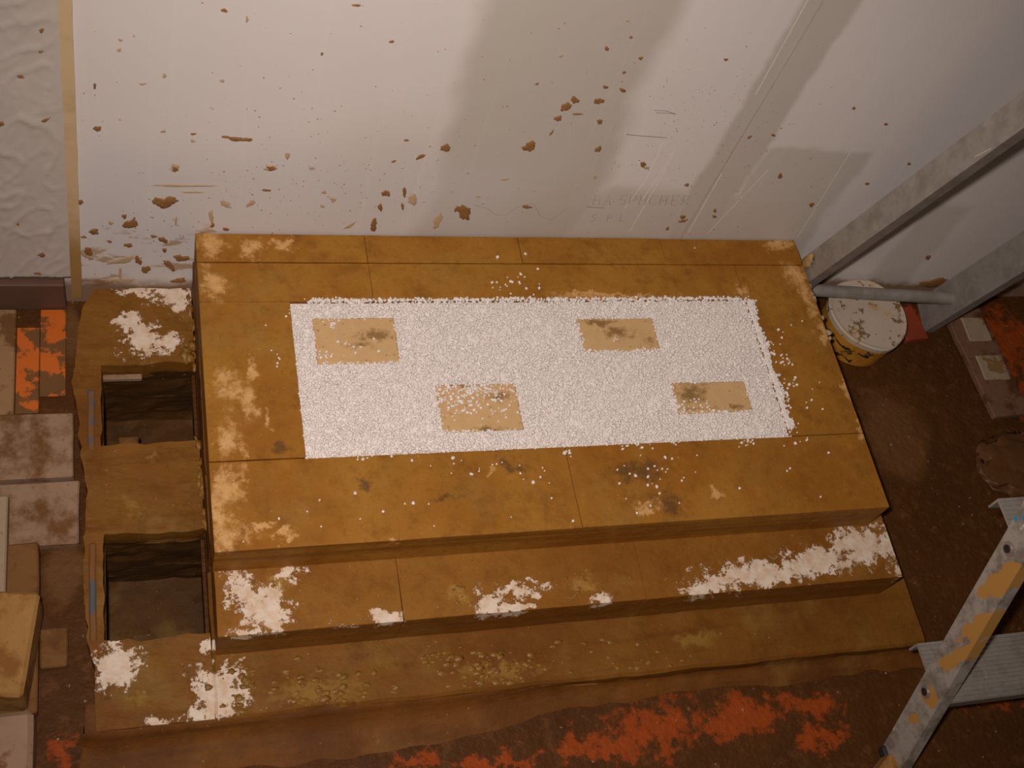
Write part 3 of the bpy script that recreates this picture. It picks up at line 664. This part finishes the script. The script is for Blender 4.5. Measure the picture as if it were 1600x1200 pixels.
for z in (.145, .37, .595, .82):
    a, b_ = onrail(FL0, FL1, z), onrail(FR0, FR1, z)
    y0 = a.y - .022; y1 = a.y + .062
    bm = bmesh.new()
    xa, xb = a.x + .002, b_.x + .010
    nr = 14; pr = [(y0, z - .022), (y0, z)]
    for r in range(nr):
        yy = y0 + (y1 - y0) * (r + .15) / nr; st_ = (y1 - y0) / nr
        pr += [(yy, z), (yy + st_ * .1, z + .0016), (yy + st_ * .55, z + .0016), (yy + st_ * .65, z)]
    pr += [(y1, z), (y1, z - .022), (y1 - .003, z - .022), (y1 - .003, z - .003), (y0 + .003, z - .003), (y0 + .003, z - .022)]
    A = [bm.verts.new((xa, p, q)) for p, q in pr]; B = [bm.verts.new((xb, p, q)) for p, q in pr]
    for i in range(len(pr)): bm.faces.new((A[i], A[(i + 1) % len(pr)], B[(i + 1) % len(pr)], B[i]))
    for cap in (A, B):
        n0 = 2
        bm.faces.new([cap[0], cap[1]] + cap[2:len(pr) - 6] + cap[len(pr) - 6:len(pr)])
    bm_obj('tread', bm, M_ALU, lad)
    for rail, p, sd in ((rl, a, -1), (rr, b_, 1)):
        c0 = Vector((p.x, p.y, z - .012))
        rv = tube('rivet', c0 + Vector((sd * .0005, 0, 0)), c0 + Vector((sd * .004, 0, 0)), .0095, M_RIV, rail, 14)
        tube('rivet_hole', c0 + Vector((sd * .0035, 0, 0)), c0 + Vector((sd * .0044, 0, 0)), .0055, M_DARK, rail, 12)
rough_box('platform', (1.045, 1.355, -.40, -.24, .92, .95), M_ALU, lad, seg=0, amp=0, bev=.004)
for p in (FL0, FR0):
    sx = 1 if p.x < 1.2 else -1
    rough_box('rubber_foot', (p.x - .003 if sx > 0 else p.x - .027, p.x + .027 if sx > 0 else p.x + .003, p.y - .030, min(p.y + .028, -.001), 0, .018), M_DARK, lad, seg=0, amp=0, bev=.003)
# bare-metal scratches on the rear rail, each lying on the web
def rail_mark(name, pts, wid, x):
    V, Fc = [], []
    for px, py in pts:
        d = ray(px, py); p = CAM + d * ((x - CAM.x) / d.x)
        xx = 1.021 + .009 * (p.z - .004) / .926 - .0006
        V += [(xx, p.y, p.z + wid), (xx, p.y, p.z - wid)]
    for i in range(len(pts) - 1): Fc.append((2 * i, 2 * i + 1, 2 * i + 3, 2 * i + 2))
    return mesh_obj(name, V, Fc, M_SCR, lad)
for p in (((1403, 323), (1425, 295), (1445, 269)), ((1470, 240), (1490, 216)), ((1332, 345), (1354, 316)), ((1520, 245), (1545, 232))):
    rail_mark('scratch', p, .0008, 1.023)
bm = bmesh.new(); bmesh.ops.create_icosphere(bm, subdivisions=3, radius=1)
d = ray(1263, 408); p = CAM + d * ((1.018 - CAM.x) / d.x)
for v in bm.verts: v.co = Vector((p.x + v.co.x * .006, p.y + v.co.y * .009, p.z + v.co.z * .016)) + Vector((n3(v.co, 2), n3(v.co, 2, 3), n3(v.co, 2, 6))) * .004
bm_obj('clay_blob', bm, mat_mud('pale_clay', (.42, .30, .13), (.34, .23, .09), .6), lad, True)
vs, fs = [], []
rg = random.Random(31)
for _ in range(70):
    y = -.07 - rg.random() * .13; dome(Vector((XR + rg.uniform(-.003, .004), y, rg.uniform(.135, .166))), rg.uniform(.0015, .005), rg.uniform(.002, .006), rg.uniform(.0015, .004), rg.random())
tag(mesh_obj('mortar_crumbs', vs, fs, mat_mud('grey_mortar', (.42, .37, .31), (.30, .24, .17), .8), core, True), kind='stuff')
vs, fs = [], []
rg = random.Random(32)
for _ in range(60):
    y = -.02 - rg.random() * .60
    if -.14 > y > -.25 or -.39 > y: continue
    r = rg.uniform(.002, .007); dome(Vector((.083 + rg.uniform(-.004, .003), y, Z0 - .001)), r * .8, r * 1.5, r * .7, rg.random())
for cx, cy in ((292, 548), (296, 560), (288, 556), (300, 540)):
    p = PZ(cx, cy, Z0); dome(Vector((p.x, p.y, Z0)), .008, .009, .006, cx)
tag(mesh_obj('clay_lumps', vs, fs, M_LUMP, flue, True), kind='stuff')

# ------------------------------------------------------------------ things on the floor, right of the core
tub = thing('tub', 'round yellow tub with a mud-spotted white lid, in the corner behind the core', 'tub', (1.188, -.078, 0))
bm = bmesh.new()
bmesh.ops.create_cone(bm, cap_ends=True, segments=40, radius1=.066, radius2=.070, depth=.058); bmesh.ops.translate(bm, verts=bm.verts, vec=(1.188, -.078, .029)); bm_obj('body', bm, M_TUB, tub)
bm = bmesh.new(); vs0 = []
prof = ((.0712, .052), (.0720, .062), (.0700, .0645), (.064, .0632), (.0, .0625))
for r, z in prof[:-1]:
    vs0.append([bm.verts.new((1.188 + math.cos(a) * r * (1 + .025 * math.sin(3 * a)), -.078 + math.sin(a) * r * (1 + .03 * math.cos(5 * a + 1)), z)) for a in [2 * math.pi * i / 40 for i in range(40)]])
for a, b_ in zip(vs0, vs0[1:]):
    for i in range(40): bm.faces.new((a[i], a[(i + 1) % 40], b_[(i + 1) % 40], b_[i]))
bm.faces.new(vs0[-1]); bm_obj('lid', bm, M_LID, tub)
for z, a0, a1 in ((.036, 3.3, 4.6), (.012, 3.5, 4.3)):      # dark printed band on the side
    V, Fc = [], []
    for i in range(25):
        a = a0 + (a1 - a0) * i / 24; r = .0693 - (.058 - z) * .066
        hh = .0016 + .0035 * max(0, math.sin(i * .55 + 1)) ** 2
        for dz in (-hh, hh): V.append((1.188 + math.cos(a) * (r + .0006), -.078 + math.sin(a) * (r + .0006), z + dz + .003 * math.sin(i * .5)))
    for i in range(24): Fc.append((2 * i, 2 * i + 2, 2 * i + 3, 2 * i + 1))
    mesh_obj('print_band', V, Fc, M_BLK, tub)
tag(rough_box('plastic_scrap', (1.283, 1.330, -.098, -.030, 0, .012), M_RED, rz=.15, seg=.015, amp=.002), 'dull red scrap on the floor beside the yellow tub', 'scrap')
bd = thing('carton_board', 'pinkish board with two pale patches lying behind the stepladder', 'board', (1.45, -.15, 0))
bm = rough_box_bm(1.395, 1.475, -.255, -.035, 0, .012, seg=.02, amp=.001); bmesh.ops.rotate(bm, verts=bm.verts, cent=(1.44, -.15, 0), matrix=Matrix.Rotation(.06, 3, 'Z')); bm_obj('board', bm, mat_brick('red_brown_board', (0.22, 0.115, 0.07), (0.10, 0.04, 0.016), (), .5), bd)
for (a, b_, c, d) in ((1.415, 1.462, -.105, -.055), (1.412, 1.468, -.185, -.135)): rough_box('pale_patch', (a, b_, c, d, .0105, .0145), M_PALE, bd, seg=.012, amp=.0015)
bm = bmesh.new(); bmesh.ops.create_icosphere(bm, subdivisions=4, radius=1)
for v in bm.verts: v.co = Vector((1.42 + v.co.x * .085, -.345 + v.co.y * .06, v.co.z * .014)) + Vector((n3(v.co, 3), n3(v.co, 3, 4), n3(v.co, 3, 8) * .4)) * .016
tag(bm_obj('mud_heap', bm, mat_mud('wet_mud', (0.15, 0.065, 0.02), (0.10, 0.04, 0.012), .5), None, True), 'brown heap of mud on the floor right of the core', 'mud')
tag(rough_box('floor_brick', (.92, 1.03, -.93, -.80, 0, .03), M_TANB, rz=.6, seg=.03, amp=.001), 'pale brick corner on the floor at the bottom edge, beside the ladder foot', 'brick')

# ------------------------------------------------------------------ things on the floor, left of the flue
tag(rough_box('orange_strip', (-.153, -.1235, -.186, -.048, 0, .003), M_ORANGE, seg=.02, amp=.0003, bev=.0006), 'orange plastic strip against the tan board on the left floor', 'plastic strip', 'orange strips left of the flue')
tag(rough_box('orange_strip', (-.1225, -.089, -.160, -.018, 0, .003), M_ORANGE, seg=.02, amp=.0003, bev=.0006), 'orange plastic strip nearest the flue block, its end touching the skirting', 'plastic strip', 'orange strips left of the flue')
tag(rough_box('floor_board', (-.60, -.1545, -.190, -.018, 0, .006), M_PLY, seg=.03, amp=.0006), 'tan board on the floor below the polythene sheet', 'board')
tag(rough_box('plank', (-.60, -.078, -.293, -.197, 0, .022), M_PLANK, seg=.03, amp=.0012), 'grimy pinkish plank beside the flue, in front of the orange strips', 'plank', 'planks left of the flue')
tag(rough_box('plank', (-.60, -.071, -.385, -.296, 0, .016), M_PLANK, seg=.03, amp=.0016, seed=4), 'mud-caked whitish plank between the pinkish plank and the loose bricks', 'plank', 'planks left of the flue')
tag(rough_box('floor_brick', (-.230, -.118, -.462, -.388, 0, .032), M_BRNB, seg=.02, amp=.0015), 'dark muddy brick behind the raised tan brick on the left', 'brick', 'loose bricks at the lower left')
tag(rough_box('pale_batten', (-.200, -.1535, -.462, -.330, .0325, .052), M_PALE, seg=.03, amp=.0006), 'pale batten lying on the dark muddy brick at the left edge', 'batten')
P = [PZ(a, b_, .085) for a, b_ in ((62, 928), (35, 1088))]
bm = rough_box_bm(-.112, 0, -.0, .125, 0, .065, seg=.02, amp=.001, bev=.004)
d = (P[0] - P[1]); ang = math.atan2(d.x, d.y)
bmesh.ops.rotate(bm, verts=bm.verts, cent=(0, 0, 0), matrix=Matrix.Rotation(-ang, 3, 'Z')); bmesh.ops.translate(bm, verts=bm.verts, vec=(P[1].x, P[1].y, .020))
tag(bm_obj('floor_brick', bm, M_TANB), 'raised tan brick with a pale worn edge at the lower left', 'brick', 'loose bricks at the lower left')
tag(rough_box('support_board', (-.26, -.118, -.600, -.468, 0, .0195), M_BRNB, seg=.03, amp=.0006), 'brown board under the raised tan brick', 'board')
tag(rough_box('floor_brick', (-.230, -.120, -.80, -.604, 0, .05), M_PINK, seg=.025, amp=.001, bev=.006), 'pinkish brick with a rounded corner at the bottom left', 'brick', 'loose bricks at the lower left')
tag(rough_box('wood_offcut', (-.117, -.085, -.545, -.495, 0, .014), M_BRNB, seg=.015, amp=.0008), 'small muddy wood offcut between the tan brick and the flue', 'offcut')
